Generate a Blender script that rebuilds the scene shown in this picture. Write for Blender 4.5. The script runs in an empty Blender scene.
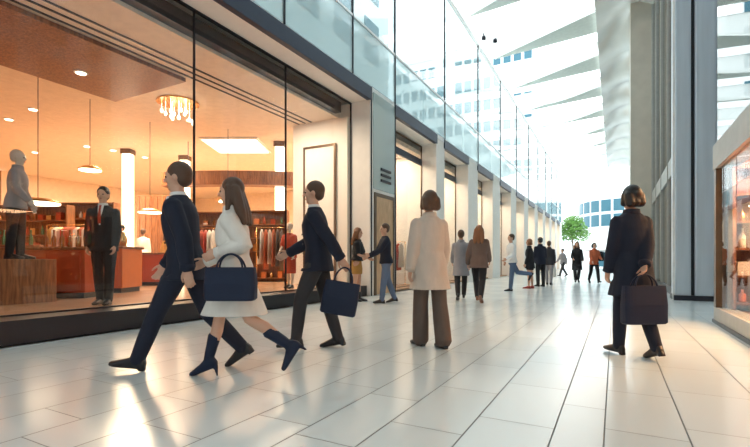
import bpy, bmesh, math, random
from mathutils import Vector, Matrix
random.seed(7)
R = math.radians
C = bpy.context.scene.collection
SC = bpy.context.scene

# ------------------------------------------------------------------ camera
YAW = 28.3
CAMH = 0.95
cam_data = bpy.data.cameras.new('camera')
cam = bpy.data.objects.new('camera', cam_data)
C.objects.link(cam)
cam.location = (0, 0, CAMH)
cam.rotation_euler = (R(90), 0, R(YAW))
cam_data.sensor_width = 36
cam_data.lens = 445 / 750 * 36
cam_data.shift_y = 0.05
cam_data.clip_end = 600
SC.camera = cam
SC.view_settings.view_transform = 'Standard'
SC.view_settings.look = 'None'
SC.view_settings.gamma = 1
SC.view_settings.use_curve_mapping = False
SC.view_settings.exposure = 0.22

# ------------------------------------------------------------------ world
world = bpy.data.worlds.new('sky'); SC.world = world
world.use_nodes = True
wn = world.node_tree; wn.nodes.clear()
wo = wn.nodes.new('ShaderNodeOutputWorld'); bg = wn.nodes.new('ShaderNodeBackground')
tc = wn.nodes.new('ShaderNodeTexCoord'); mp = wn.nodes.new('ShaderNodeMapping')
mp.inputs['Scale'].default_value = (1, 1, 2.6)
nz = wn.nodes.new('ShaderNodeTexNoise'); nz.inputs['Scale'].default_value = 2.2; nz.inputs['Detail'].default_value = 5
cr = wn.nodes.new('ShaderNodeValToRGB')
cr.color_ramp.elements[0].position = .35; cr.color_ramp.elements[0].color = (.74, .88, .95, 1)
cr.color_ramp.elements[1].position = .6; cr.color_ramp.elements[1].color = (.97, 1, 1, 1)
wn.links.new(tc.outputs['Generated'], mp.inputs['Vector']); wn.links.new(mp.outputs[0], nz.inputs['Vector'])
wn.links.new(nz.outputs['Fac'], cr.inputs[0]); wn.links.new(cr.outputs[0], bg.inputs['Color'])
wn.links.new(bg.outputs[0], wo.inputs[0])
bg.inputs['Strength'].default_value = 2.9
SHOP_W = 1.0      # overall strength of the shop lamps
def area_lamp(name, loc, sx, sy, power, col, rot=(0, 0, 0)):
    l = bpy.data.lights.new(name, 'AREA'); l.shape = 'RECTANGLE'; l.size = sx; l.size_y = sy
    l.energy = power; l.color = col
    o = bpy.data.objects.new(name, l); C.objects.link(o); o.location = loc; o.rotation_euler = rot
    return o
WARM = (1, .76, .50)
AMBER = (1, .60, .32)
# ceiling lamps of the big shop (panels flush under its ceiling), of the small shops and of the right-hand shop
for (x, y, sx, sy, p, c) in [(-9.6, 5.6, 1.4, 1.4, 150, WARM), (-7.6, 8.6, .7, 1.6, 130, (1, .84, .64)),
                             (-14, 3.0, 2, 2, 110, AMBER), (-13.5, 9, 2, 2, 520, WARM), (-12, 14.5, 2, 2, 650, (1, .82, .58)),
                             (-19, 12, 2, 2, 560, WARM), (-19.5, 6, 2, 2, 190, AMBER)]:
    area_lamp('ceiling_lamp', (x, y, 4.9), sx, sy, p * SHOP_W, c)
OPEN = [(12.15, 15.7), (16.6, 19.8), (21.4, 24.4)] + [(26.2 + 4.8 * k, 29.2 + 4.8 * k) for k in range(7)]
for i, (a, b) in enumerate(OPEN):
    area_lamp('ceiling_lamp', (-7.5, (a + b) / 2, 4.9), .9, b - a - .6, 110 * SHOP_W, (1, .83, .64))
area_lamp('ceiling_lamp', (3.4, 5.6, 2.5), 1.6, 3.2, 260, AMBER)
area_lamp('ceiling_lamp', (2.1, 7.3, 2.5), .9, .9, 150, (1, .58, .28))  # extra lamp, added to brighten the shelves at the shop end
area_lamp('ceiling_lamp', (3.2, 17.5, 3.3), 1.0, 4, 30, (.95, .97, 1))

# ------------------------------------------------------------------ helpers
def at(px, d):
    """ground point seen at image column px (750 wide) and depth d"""
    u = (px - 375) / 445
    s, c = math.sin(R(YAW)), math.cos(R(YAW))
    return (c * u - s) * d, (c + s * u) * d
def img(angle):
    """world heading of an image-relative one: 0 right, 90 away, 180 left, 270 towards the viewer"""
    return R(angle + YAW)

def tag(o, label=None, cat=None, group=None, kind=None):
    if label: o['label'] = label
    if cat: o['category'] = cat
    if group: o['group'] = group
    if kind: o['kind'] = kind
    return o
def empty(name, loc, rz=0, label=None, cat=None, group=None, kind=None):
    o = bpy.data.objects.new(name, None); C.objects.link(o)
    o.location = loc; o.rotation_euler = (0, 0, rz); o.empty_display_size = .1
    return tag(o, label, cat, group, kind)
def link(name, bm, m, parent=None, smooth=False, loc=None, rz=0):
    me = bpy.data.meshes.new(name)
    bmesh.ops.recalc_face_normals(bm, faces=bm.faces)
    bm.to_mesh(me); bm.free()
    for mm in (m if isinstance(m, (list, tuple)) else [m]): me.materials.append(mm)
    if smooth:
        for p in me.polygons: p.use_smooth = True
    o = bpy.data.objects.new(name, me); C.objects.link(o)
    if parent is not None: o.parent = parent
    if loc is not None: o.location = loc
    if rz: o.rotation_euler = (0, 0, rz)
    return o
def box(bm, x0, x1, y0, y1, z0, z1, bevel=0, mi=0):
    vs = [bm.verts.new(p) for p in ((x0, y0, z0), (x1, y0, z0), (x1, y1, z0), (x0, y1, z0), (x0, y0, z1), (x1, y0, z1), (x1, y1, z1), (x0, y1, z1))]
    fs = [bm.faces.new([vs[i] for i in f]) for f in ((0, 3, 2, 1), (4, 5, 6, 7), (0, 1, 5, 4), (1, 2, 6, 5), (2, 3, 7, 6), (3, 0, 4, 7))]
    for f in fs: f.material_index = mi
    if bevel:
        es = list({e for f in fs for e in f.edges})
        r = bmesh.ops.bevel(bm, geom=es, offset=bevel, segments=2, affect='EDGES', profile=.6)
        for f in r['faces']: f.material_index = mi
def B(*a, **k):
    bm = bmesh.new()
    if isinstance(a[0], (list, tuple)):
        for q in a: box(bm, *q, **k)
    else: box(bm, *a, **k)
    return bm
def lathe(bm, prof, n=16, c=(0, 0, 0), mi=0):
    rows = []
    for r, z in prof:
        rows.append([bm.verts.new((c[0] + r * math.cos(2 * math.pi * i / n), c[1] + r * math.sin(2 * math.pi * i / n), c[2] + z)) for i in range(n)])
    for a, b in zip(rows, rows[1:]):
        for i in range(n):
            f = bm.faces.new((a[i], a[(i + 1) % n], b[(i + 1) % n], b[i])); f.material_index = mi
    for row, flip in ((rows[0], True), (rows[-1], False)):
        f = bm.faces.new(row[::-1] if flip else row); f.material_index = mi
def L(prof, n=16, c=(0, 0, 0)):
    bm = bmesh.new(); lathe(bm, prof, n, c); return bm
def loft(bm, rings, n=16):
    """rings: (centre, axis u, axis v, ru, rv[, squareness])"""
    rows = []
    for rg in rings:
        c, u, v, ru, rv = rg[:5]; e = rg[5] if len(rg) > 5 else 1.0
        row = []
        for i in range(n):
            t = 2 * math.pi * i / n; a, b = math.cos(t), math.sin(t)
            a = math.copysign(abs(a) ** e, a); b = math.copysign(abs(b) ** e, b)
            row.append(bm.verts.new(Vector(c) + u * (ru * a) + v * (rv * b)))
        rows.append(row)
    for a, b in zip(rows, rows[1:]):
        for i in range(n): bm.faces.new((a[i], a[(i + 1) % n], b[(i + 1) % n], b[i]))
    bm.faces.new(rows[0][::-1]); bm.faces.new(rows[-1])
def frame(d, ref):
    d = d.normalized(); u = ref - d * ref.dot(d)
    if u.length < 1e-4: u = Vector((0, 1, 0)) - d * d.y
    u.normalize(); return u, d.cross(u)
def tube(bm, pts, rad, n=12, ref=Vector((0, 1, 0))):
    pts = [Vector(p) for p in pts]; rings = []
    for i, p in enumerate(pts):
        d = pts[min(i + 1, len(pts) - 1)] - pts[max(i - 1, 0)]
        u, v = frame(d, ref); r = rad[i] if isinstance(rad, (list, tuple)) else rad
        ru, rv = r if isinstance(r, (list, tuple)) else (r, r)
        rings.append((p, u, v, ru, rv))
    loft(bm, rings, n)
def limb(bm, pts, rad, n=12, ref=Vector((0, 1, 0)), k=4):
    """tube through the joints with rounded ends and smoothly tapering girth"""
    pts = [Vector(p) for p in pts]; P_, R_ = [], []
    for i in range(len(pts) - 1):
        for j in range(k):
            t = j / k; P_.append(pts[i].lerp(pts[i + 1], t))
            tt = t * t * (3 - 2 * t); R_.append(rad[i] * (1 - tt) + rad[i + 1] * tt)
    P_.append(pts[-1]); R_.append(rad[-1])
    d0 = (P_[0] - P_[1]).normalized(); d1 = (P_[-1] - P_[-2]).normalized()
    P_ = [P_[0] + d0 * R_[0] * .6] + P_ + [P_[-1] + d1 * R_[-1] * .6]
    R_ = [R_[0] * .6] + R_ + [R_[-1] * .6]
    tube(bm, P_, R_, n, ref)
def ball(bm, c, rx, ry, rz, n=14, m=10, rot=None):
    rows = []
    c = Vector(c)
    def q(v): return c + (rot @ Vector(v) if rot else Vector(v))
    for j in range(1, m):
        t = math.pi * j / m
        rows.append([bm.verts.new(q((rx * math.sin(t) * math.cos(2 * math.pi * i / n), ry * math.sin(t) * math.sin(2 * math.pi * i / n), -rz * math.cos(t)))) for i in range(n)])
    lo, hi = bm.verts.new(q((0, 0, -rz))), bm.verts.new(q((0, 0, rz)))
    for a, b in zip(rows, rows[1:]):
        for i in range(n): bm.faces.new((a[i], a[(i + 1) % n], b[(i + 1) % n], b[i]))
    for i in range(n):
        bm.faces.new((lo, rows[0][(i + 1) % n], rows[0][i])); bm.faces.new((hi, rows[-1][i], rows[-1][(i + 1) % n]))
def fuse(name, bm, m, parent, voxel, smooth=3, M=None):
    """union of overlapping closed shells into one continuous skin"""
    if M is not None: bmesh.ops.transform(bm, matrix=M, verts=bm.verts)
    o = link(name, bm, m, None)
    r = o.modifiers.new('r', 'REMESH'); r.mode = 'VOXEL'; r.voxel_size = voxel
    s = o.modifiers.new('s', 'SMOOTH'); s.factor = .5; s.iterations = smooth
    dg = bpy.context.evaluated_depsgraph_get(); dg.update()
    me = bpy.data.meshes.new_from_object(o.evaluated_get(dg))
    old = o.data; o.modifiers.clear(); o.data = me; bpy.data.meshes.remove(old)
    me.name = name
    if not me.materials: me.materials.append(m)
    for p in me.polygons: p.use_smooth = True
    if parent is not None: o.parent = parent
    return o
def children(o): return [c for c in bpy.data.objects if c.parent == o]
def copy_tree(o, parent=None):
    c = o.copy(); C.objects.link(c); c.parent = parent
    for ch in children(o): copy_tree(ch, c)
    return c

# ------------------------------------------------------------------ materials
def mat(name, col, rough=.5, metal=0, spec=.5, var=.06, scale=6, bump=0, emit=None, es=0, stretch=None, coat=0, sheen=0):
    m = bpy.data.materials.new(name); m.use_nodes = True
    nt = m.node_tree; b = nt.nodes['Principled BSDF']
    b.inputs['Roughness'].default_value = rough; b.inputs['Metallic'].default_value = metal
    b.inputs['Specular IOR Level'].default_value = spec
    b.inputs['Coat Weight'].default_value = coat; b.inputs['Sheen Weight'].default_value = sheen
    t = nt.nodes.new('ShaderNodeTexCoord'); mp = nt.nodes.new('ShaderNodeMapping'); n = nt.nodes.new('ShaderNodeTexNoise')
    n.inputs['Scale'].default_value = scale; n.inputs['Detail'].default_value = 3
    if stretch: mp.inputs['Scale'].default_value = stretch
    nt.links.new(t.outputs['Object'], mp.inputs[0]); nt.links.new(mp.outputs[0], n.inputs['Vector'])
    r = nt.nodes.new('ShaderNodeValToRGB')
    r.color_ramp.elements[0].position = .3; r.color_ramp.elements[1].position = .7
    r.color_ramp.elements[0].color = tuple(max(0, c * (1 - var)) for c in col) + (1,)
    r.color_ramp.elements[1].color = tuple(min(1, c * (1 + var)) for c in col) + (1,)
    nt.links.new(n.outputs['Fac'], r.inputs[0]); nt.links.new(r.outputs[0], b.inputs['Base Color'])
    if bump:
        bp = nt.nodes.new('ShaderNodeBump'); bp.inputs['Strength'].default_value = bump; bp.inputs['Distance'].default_value = .01
        nt.links.new(n.outputs['Fac'], bp.inputs['Height']); nt.links.new(bp.outputs[0], b.inputs['Normal'])
    if emit:
        b.inputs['Emission Color'].default_value = emit + (1,); b.inputs['Emission Strength'].default_value = es
    return m
def glass(name, tint, f0=.04, gain=1.0, rough=.0, haze=0, hazecol=(.8, .9, .9)):
    m = bpy.data.materials.new(name); m.use_nodes = True; nt = m.node_tree; nt.nodes.clear()
    N = nt.nodes.new; o = N('ShaderNodeOutputMaterial'); mx = N('ShaderNodeMixShader'); tr = N('ShaderNodeBsdfTransparent'); gl = N('ShaderNodeBsdfGlossy')
    lw = N('ShaderNodeLayerWeight'); lw.inputs['Blend'].default_value = .5
    pw = N('ShaderNodeMath'); pw.operation = 'POWER'; pw.inputs[1].default_value = 5
    mu = N('ShaderNodeMath'); mu.operation = 'MULTIPLY_ADD'; mu.inputs[1].default_value = (1 - f0) * gain; mu.inputs[2].default_value = f0
    mu.use_clamp = True
    tr.inputs[0].default_value = tint + (1,); gl.inputs['Roughness'].default_value = rough
    nz = N('ShaderNodeTexNoise'); nz.inputs['Scale'].default_value = .7; bp = N('ShaderNodeBump'); bp.inputs['Strength'].default_value = .04
    nt.links.new(nz.outputs['Fac'], bp.inputs['Height']); nt.links.new(bp.outputs[0], gl.inputs['Normal'])
    nt.links.new(lw.outputs['Facing'], pw.inputs[0]); nt.links.new(pw.outputs[0], mu.inputs[0]); nt.links.new(mu.outputs[0], mx.inputs[0])
    if haze:
        h = N('ShaderNodeMixShader'); h.inputs[0].default_value = haze; df = N('ShaderNodeBsdfDiffuse'); df.inputs[0].default_value = hazecol + (1,)
        tl = N('ShaderNodeBsdfTranslucent'); tl.inputs[0].default_value = hazecol + (1,)
        h2 = N('ShaderNodeMixShader'); h2.inputs[0].default_value = .5
        nt.links.new(df.outputs[0], h2.inputs[1]); nt.links.new(tl.outputs[0], h2.inputs[2])
        nt.links.new(tr.outputs[0], h.inputs[1]); nt.links.new(h2.outputs[0], h.inputs[2]); nt.links.new(h.outputs[0], mx.inputs[1])
    else: nt.links.new(tr.outputs[0], mx.inputs[1])
    nt.links.new(gl.outputs[0], mx.inputs[2]); nt.links.new(mx.outputs[0], o.inputs[0])
    return m
def wood(name, c1, c2, rough=.4, scale=5):
    m = bpy.data.materials.new(name); m.use_nodes = True; nt = m.node_tree; b = nt.nodes['Principled BSDF']; b.inputs['Roughness'].default_value = rough
    t = nt.nodes.new('ShaderNodeTexCoord'); mp = nt.nodes.new('ShaderNodeMapping'); mp.inputs['Scale'].default_value = (6, 6, .6)
    n = nt.nodes.new('ShaderNodeTexNoise'); n.inputs['Scale'].default_value = scale; n.inputs['Detail'].default_value = 6
    r = nt.nodes.new('ShaderNodeValToRGB'); r.color_ramp.elements[0].position = .35; r.color_ramp.elements[1].position = .68
    r.color_ramp.elements[0].color = c1 + (1,); r.color_ramp.elements[1].color = c2 + (1,)
    nt.links.new(t.outputs['Object'], mp.inputs[0]); nt.links.new(mp.outputs[0], n.inputs['Vector']); nt.links.new(n.outputs['Fac'], r.inputs[0]); nt.links.new(r.outputs[0], b.inputs['Base Color'])
    return m
def tile_mat(name, col, rough, var=.05):
    m = bpy.data.materials.new(name); m.use_nodes = True; nt = m.node_tree; b = nt.nodes['Principled BSDF']
    g = nt.nodes.new('ShaderNodeNewGeometry'); r = nt.nodes.new('ShaderNodeValToRGB')
    r.color_ramp.elements[0].color = tuple(c * (1 - var) for c in col) + (1,); r.color_ramp.elements[1].color = tuple(min(1, c * (1 + var * .5)) for c in col) + (1,)
    t = nt.nodes.new('ShaderNodeTexCoord'); n = nt.nodes.new('ShaderNodeTexNoise'); n.inputs['Scale'].default_value = 1.3; n.inputs['Detail'].default_value = 5
    nt.links.new(t.outputs['Object'], n.inputs['Vector'])
    mr = nt.nodes.new('ShaderNodeMapRange'); mr.inputs['To Min'].default_value = rough * .75; mr.inputs['To Max'].default_value = rough * 1.25
    nt.links.new(n.outputs['Fac'], mr.inputs[0]); nt.links.new(mr.outputs[0], b.inputs['Roughness'])
    nt.links.new(g.outputs['Random Per Island'], r.inputs[0]); nt.links.new(r.outputs[0], b.inputs['Base Color'])
    b.inputs['Specular IOR Level'].default_value = .65
    return m
def membrane(name):
    m = bpy.data.materials.new(name); m.use_nodes = True; nt = m.node_tree; nt.nodes.clear(); N = nt.nodes.new
    o = N('ShaderNodeOutputMaterial'); a = N('ShaderNodeMixShader'); b = N('ShaderNodeMixShader')
    tr = N('ShaderNodeBsdfTransparent'); tl = N('ShaderNodeBsdfTranslucent'); df = N('ShaderNodeBsdfDiffuse')
    tr.inputs[0].default_value = (.96, .99, .98, 1); df.inputs[0].default_value = (.93, .95, .93, 1)
    n = N('ShaderNodeTexNoise'); n.inputs['Scale'].default_value = .8; r = N('ShaderNodeValToRGB')
    r.color_ramp.elements[0].color = (.72, .78, .76, 1); r.color_ramp.elements[1].color = (.88, .91, .90, 1)
    nt.links.new(n.outputs['Fac'], r.inputs[0]); nt.links.new(r.outputs[0], tl.inputs[0])
    a.inputs[0].default_value = .35; b.inputs[0].default_value = .2
    nt.links.new(tl.outputs[0], a.inputs[1]); nt.links.new(df.outputs[0], a.inputs[2])
    nt.links.new(a.outputs[0], b.inputs[1]); nt.links.new(tr.outputs[0], b.inputs[2]); nt.links.new(b.outputs[0], o.inputs[0])
    return m
M = dict(
    tile=tile_mat('pale_floor_tile', (.68, .76, .785), .19), grout=mat('tile_joint', (.22, .24, .25), .7),
    cream=mat('cream_plaster', (.90, .87, .82), .55, var=.02), white=mat('white_plaster', (.86, .86, .84), .55),
    navy_metal=mat('navy_header_metal', (.035, .05, .085), .4, .3), black=mat('black_plinth', (.012, .014, .02), .35),
    dark_frame=mat('dark_frame', (.03, .03, .04), .4, .5), bronze=mat('bronze_frame', (.16, .10, .06), .35, .6),
    shop_floor=mat('warm_polished_shop_floor', (.62, .40, .26), .22, scale=1.5, var=.1), shop_wall=mat('warm_shop_wall', (.80, .66, .50), .6),
    shop_ceiling=mat('shop_ceiling', (.84, .74, .62), .6),
    red=mat('red_lacquer', (.42, .06, .02), .35), orange=mat('orange_lacquer', (.62, .17, .04), .4),
    wood=wood('walnut', (.16, .06, .025), (.36, .15, .06)), wood_light=wood('light_oak', (.50, .30, .15), (.70, .46, .26)),
    lamp=mat('lit_lamp_glass', (1, .9, .75), .4, emit=(1, .86, .62), es=7), lamp_soft=mat('lit_panel', (1, .9, .75), .4, emit=(1, .84, .6), es=3),
    metal=mat('brushed_metal', (.6, .6, .6), .3, .9), blue_metal=mat('blue_grey_column_metal', (.55, .61, .67), .35, .25, scale=2, stretch=(4, 4, .3)),
    beige_stone=mat('beige_stone', (.55, .49, .41), .5, scale=2), grey_stone=mat('grey_stone', (.40, .39, .36), .45),
    glass_shop=glass('clear_shop_glass', (.97, .97, .96), .035, .8), glass_up=glass('teal_facade_glass', (.88, .95, .955), .09, 1, haze=.07, hazecol=(.9, .95, .95)),
    glass_bal=glass('frosted_balustrade_glass', (.84, .92, .925), .08, 1, haze=.5, hazecol=(.74, .84, .85)), glass_right=glass('dark_facade_glass', (.6, .62, .62), .34, 1),
    membrane=membrane('white_roof_membrane'), roof_panel=mat('grey_green_roof_panel', (.62, .67, .62), .5), soft_metal=mat('polished_soffit', (.86, .86, .82), .25, .35, bump=.9, scale=.9, stretch=(1, .8, 1)),
    office=mat('white_office_cladding', (.84, .88, .88), .6), window=mat('blue_grey_window', (.05, .15, .20), .3, .0, spec=.35),
    pave=mat('pale_paving', (.62, .64, .64), .6), leaf=mat('fresh_green_leaf', (.16, .34, .07), .5, var=.4, scale=2), bark=mat('bark', (.16, .12, .09), .8, bump=.5),
    skin=mat('skin', (.62, .36, .25), .5), skin_dark=mat('skin_tan', (.46, .25, .16), .5), navy=mat('navy_wool', (.009, .013, .030), .85, bump=.55, scale=9, stretch=(1.6, 1.6, .6)), charcoal=mat('charcoal_wool', (.035, .033, .038), .8, bump=.55, scale=9, stretch=(1.6, 1.6, .6)),
    blackcloth=mat('black_cloth', (.012, .012, .016), .8, bump=.55, scale=9, stretch=(1.6, 1.6, .6)), beige_coat=mat('beige_wool', (.62, .52, .44), .85, bump=.55, scale=9, stretch=(1.6, 1.6, .6), sheen=.2), offwhite=mat('off_white_wool', (.74, .71, .66), .8, bump=.55, scale=9, stretch=(1.6, 1.6, .6)),
    white_cloth=mat('white_cotton', (.8, .8, .8), .8, bump=.55, scale=9, stretch=(1.6, 1.6, .6)), brown_cloth=mat('brown_cloth', (.15, .10, .085), .85, bump=.55, scale=9, stretch=(1.6, 1.6, .6)), taupe=mat('taupe_trouser_cloth', (.12, .085, .07), .8, bump=.55, scale=9, stretch=(1.6, 1.6, .6)), denim=mat('blue_denim', (.10, .15, .25), .8, bump=.55, scale=9, stretch=(1.6, 1.6, .6)),
    mustard=mat('mustard_cloth', (.45, .24, .06), .8, bump=.55, scale=9, stretch=(1.6, 1.6, .6)), redcloth=mat('red_cloth', (.5, .06, .03), .7, bump=.55, scale=9, stretch=(1.6, 1.6, .6)), orangecloth=mat('rust_orange_cloth', (.50, .12, .05), .8, bump=.55, scale=9, stretch=(1.6, 1.6, .6)), grey_cloth=mat('grey_cloth', (.30, .29, .31), .8, bump=.55, scale=9, stretch=(1.6, 1.6, .6)),
    leather=mat('black_leather', (.012, .012, .015), .3), navy_leather=mat('navy_leather', (.010, .018, .045), .55, spec=.3), brown_leather=mat('brown_leather', (.2, .09, .05), .4), redleather=mat('red_leather', (.35, .05, .04), .4),
    hair_brown=mat('brown_hair', (.09, .045, .025), .5, scale=30, stretch=(6, 6, 1), bump=.4), hair_black=mat('black_hair', (.015, .012, .012), .4, scale=30, stretch=(6, 6, 1), bump=.4), hair_ginger=mat('auburn_hair', (.25, .10, .04), .5, scale=30, stretch=(6, 6, 1), bump=.4),
    eye=mat('eye', (.03, .02, .02), .1), lips=mat('lips', (.40, .14, .11), .4), mann=mat('pale_mannequin', (.7, .6, .5), .35),
    bottle=mat('amber_bottle_glass', (.3, .10, .02), .08, spec=.8), bottle_g=mat('green_bottle_glass', (.06, .14, .05), .08, spec=.8), gold=mat('brass', (.8, .5, .2), .25, .9),
)

# ------------------------------------------------------------------ floor of the arcade
FX = [-5.86 + .42 * k for k in range(0, 6)] + [-3.24, -2.82, -2.43, -1.94, -1.545, -1.167, -.731, -.30, -.05, .352, .856, 1.30, 1.74, 2.2]
FX = sorted(FX); FX = [x for i, x in enumerate(FX) if i == 0 or x - FX[i - 1] > .2]
PH = {-3.24: 1.52, -2.82: 2.06, -2.43: 2.5, -1.94: 2.93, -1.545: 1.945, -1.167: 3.215, -.731: 2.70, -.30: 3.2, -.05: 2.84, .352: 3.9, .856: 3.4}
bm = bmesh.new(); g = .0042
for i, (x0, x1) in enumerate(zip(FX, FX[1:])):
    ph = PH.get(x0, random.random()); y = ph - .85 * 12
    while y < 62:
        vs = [bm.verts.new(p) for p in ((x0 + g, y + g * .7, 0), (x1 - g, y + g * .7, 0), (x1 - g, y + .85 - g * .7, 0), (x0 + g, y + .85 - g * .7, 0))]
        bm.faces.new(vs); y += .85
box(bm, -5.9, 2.2, -9, 62.5, -.3, -.004, mi=1)
floor = link('floor', bm, [M['tile'], M['grout']]); tag(floor, kind='structure')
g_ = link('ground', B(-90, 90, -20, 190, -.6, -.32), M['pave']); tag(g_, kind='structure')
g_ = link('terrace_paving', B(-40, 60, 62.5, 150, -.31, -.02), M['pave']); tag(g_, kind='structure')

# ------------------------------------------------------------------ left facade
XF, XG = -5.85, -6.45
wl = empty('wall_left', (0, 0, 0), kind='structure')
def wpart(name, bm, m, parent=wl, **k): return link(name, bm, m, parent, **k)
wpart('plinth', B((XG - .15, -5.95, -6, 10.58, 0, .28)), M['black'])
opens = [(-6, 10.58)] + OPEN
# piers between the openings
pier_edges = [(10.58, 12.15), (15.7, 16.6), (19.8, 21.4)] + [(a[1], b[0]) for a, b in zip(OPEN[2:], OPEN[3:])] + [(OPEN[-1][1], 60.2)]
for a, b in pier_edges:
    wpart('pier', B(-8.4, XF, a, b, 0, 5.34, bevel=.01), M['cream'])
wpart('fascia', B(-6.5, XF - .02, -6, 60.2, 5.34, 5.70), M['cream'])
wpart('roof_slab', B(-24, XF - .001, -6, 60.2, 5.56, 5.72), M['white'])
for a, b in opens:
    wpart('header_beam', B(XF - .10, XF + .03, a - .04, b + .04, 5.335, 5.69, bevel=.008), M['navy_metal'])
# the door in the first pier: bronze framed panel with a vent above it
dr = link('door_1', B((XF - .02, XF + .02, 10.9, 11.95, 0.02, 2.75)), M['wood_light']); tag(dr, kind='structure')
link('door_frame', B((XF - .03, XF + .035, 10.8, 10.9, 0, 2.85), (XF - .03, XF + .035, 11.95, 12.02, 0, 2.85), (XF - .03, XF + .035, 10.9, 11.95, 2.75, 2.85)), M['bronze'], dr)
link('door_handle', B(XF + .03, XF + .07, 11.1, 11.13, .9, 1.5, bevel=.005), M['metal'], dr)
vent = empty('wall_vent', (XF + .01, 11.3, 3.2), 0, 'dark three slat vent grille on the pale pier above the oak door', 'vent')
for k in range(3): link('slat', B(0, .035, -.12, .5, k * .16, k * .16 + .07, bevel=.006), M['dark_frame'], vent)
wpart('pier_panel', B(XF - .005, XF + .012, 10.75, 12.1, 2.95, 5.6), M['glass_bal'])
wpart('pier_edge', B((XF, XF + .03, 10.62, 10.645, 0, 5.7)), M['dark_frame'])
wpart('pier_edge', B((XF, XF + .03, 12.11, 12.14, 0, 5.7)), M['dark_frame'])
# glass fronts
wi = 0
def shopfront(cuts, z0, z1, fr):
    global wi
    wi += 1
    root = empty('window_%d' % wi, (0, 0, 0), kind='structure')
    for a, b in zip(cuts, cuts[1:]):
        link('pane', B(XG - .008, XG + .008, a + .01, b - .01, z0, z1), M['glass_shop'], root)
    link('window_frame', B((XG - .03, XG + .03, cuts[0], cuts[-1], z1, z1 + .03), (XG - .03, XG + .03, cuts[0], cuts[-1], z0 - .02, z0)), fr, root)
    for y in cuts[1:]: link('mullion', B(XG - .02, XG + .022, y - .010, y + .010, z0, z1), fr, root)
    return root
shopfront([-5.9, 0.1, 5.33, 7.78, 10.56], .3, 5.30, M['dark_frame'])
for i, (a, b) in enumerate(OPEN):
    mid = [a + .02, a + (b - a) * .36, b - .02]
    rt = shopfront(mid, .08, 5.26, M['bronze'])
    if i < 5: link('transom', B((XG - .02, XG + .03, a + .02, b - .02, 4.55, 4.78)), M['navy_metal'], rt)
# parapet glass and upper glass wall
posts = [-5.9, -1.0, 4.0, 7.0, 9.65, 12.12, 16.6, 21.4] + [26.2 + 4.8 * k for k in range(8)]
wt = empty('wall_left_upper', (0, 0, 0), kind='structure')
for a, b in zip(posts, posts[1:]):
    n = 1 if b - a < 3 else 2
    for k in range(n):
        p, q = a + (b - a) * k / n, a + (b - a) * (k + 1) / n
        link('parapet_pane', B(XF - .01, XF + .01, p + .015, q - .015, 5.72, 7.14), M['glass_bal'], wt)
        link('upper_pane', B(XF - .01, XF + .01, p + .015, q - .015, 7.2, 11.35), M['glass_up'], wt)
link('rail', B((XF - .03, XF + .03, -6, 60, 7.14, 7.2)), M['metal'], wt)
for y in posts: link('post', B(XF - .035, XF + .035, y - .016, y + .016, 5.7, 11.45), M['dark_frame'], wt)
link('top_rail', B((XF - .08, XF + .08, -6, 60, 11.4, 11.5)), M['white'], wt)
# set-back upper storey behind the parapet
us = empty('wall_setback', (0, 0, 0), kind='structure')
link('upper_storey', B(-16, -9, -6, 18, 5.72, 13.5), M['office'], us)
for j, z in enumerate((6.2, 9.0, 11.6)):
    for k in range(10):
        y = -4 + 2.2 * k
        link('window_pane', B(-9.02, -8.96, y, y + 1.2, z + .3, z + 2.0), M['window'], us)

# ------------------------------------------------------------------ roof
ce = empty('ceiling', (0, 0, 0), kind='structure')
XR = -.75
Z0, Z1 = 11.5, 11.6
def fin(y):
    # near edge straight, far edge closing towards the right, a keel folded down between them
    bm = bmesh.new(); rows = []; n = 10
    for i in range(n + 1):
        t = i / n; x = XF + .1 + (XR - XF - .1) * t; w = 4.7 - 2.0 * t
        zb = Z0 + .25 * t; bow = .28 * math.sin(math.pi * min(1, t * 1.05))
        rows.append([bm.verts.new((x, y, zb)), bm.verts.new((x, y + w * .38, zb - bow - .18)), bm.verts.new((x, y + w * .7, zb + .1)), bm.verts.new((x, y + w, zb + .45))])
    for a, b in zip(rows, rows[1:]):
        for k in range(3): bm.faces.new((a[k], a[k + 1], b[k + 1], b[k]))
    f = link('skylight_fin', bm, M['membrane'], ce)
    e = bmesh.new()
    tube(e, [(XF + .1, y, Z0), (XR, y, Z0 + .25)], .012, 8); tube(e, [(XR, y, Z0 + .25), (XR, y + 2.7, Z0 + .7)], .014, 8)
    link('fin_edge_tube', e, M['white'], f)
    # opaque grey-green wedge between this fin and the next
    w = bmesh.new()
    p = [(XF + .1, y + 4.7, Z0 + .45), (XR, y + 2.7, Z0 + .72), (XR, y + 4.8, Z0 + .72), (XF + .1, y + 4.8, Z0 + .45)]
    lo = [w.verts.new(q) for q in p]; hi = [w.verts.new((q[0], q[1], q[2] + .08)) for q in p]
    w.faces.new(lo[::-1]); w.faces.new(hi)
    for i in range(4): w.faces.new((lo[i], lo[(i + 1) % 4], hi[(i + 1) % 4], hi[i]))
    link('roof_panel', w, M['roof_panel'], ce)
for k in range(-3, 8): fin(24.5 + 4.8 * k)
link('solid_roof', B((XF - .3, 1.6, -9, 8.6, 12.0, 12.3)), M['roof_panel'], ce)  # unseen slab above the camera, added to darken the near floor
tag(link('wall_rear', B((-5.9, 7, -9.3, -9, 0, 12.3)), M['grey_stone']), kind='structure')  # unseen wall behind the camera, added to keep light off the foreground
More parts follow.
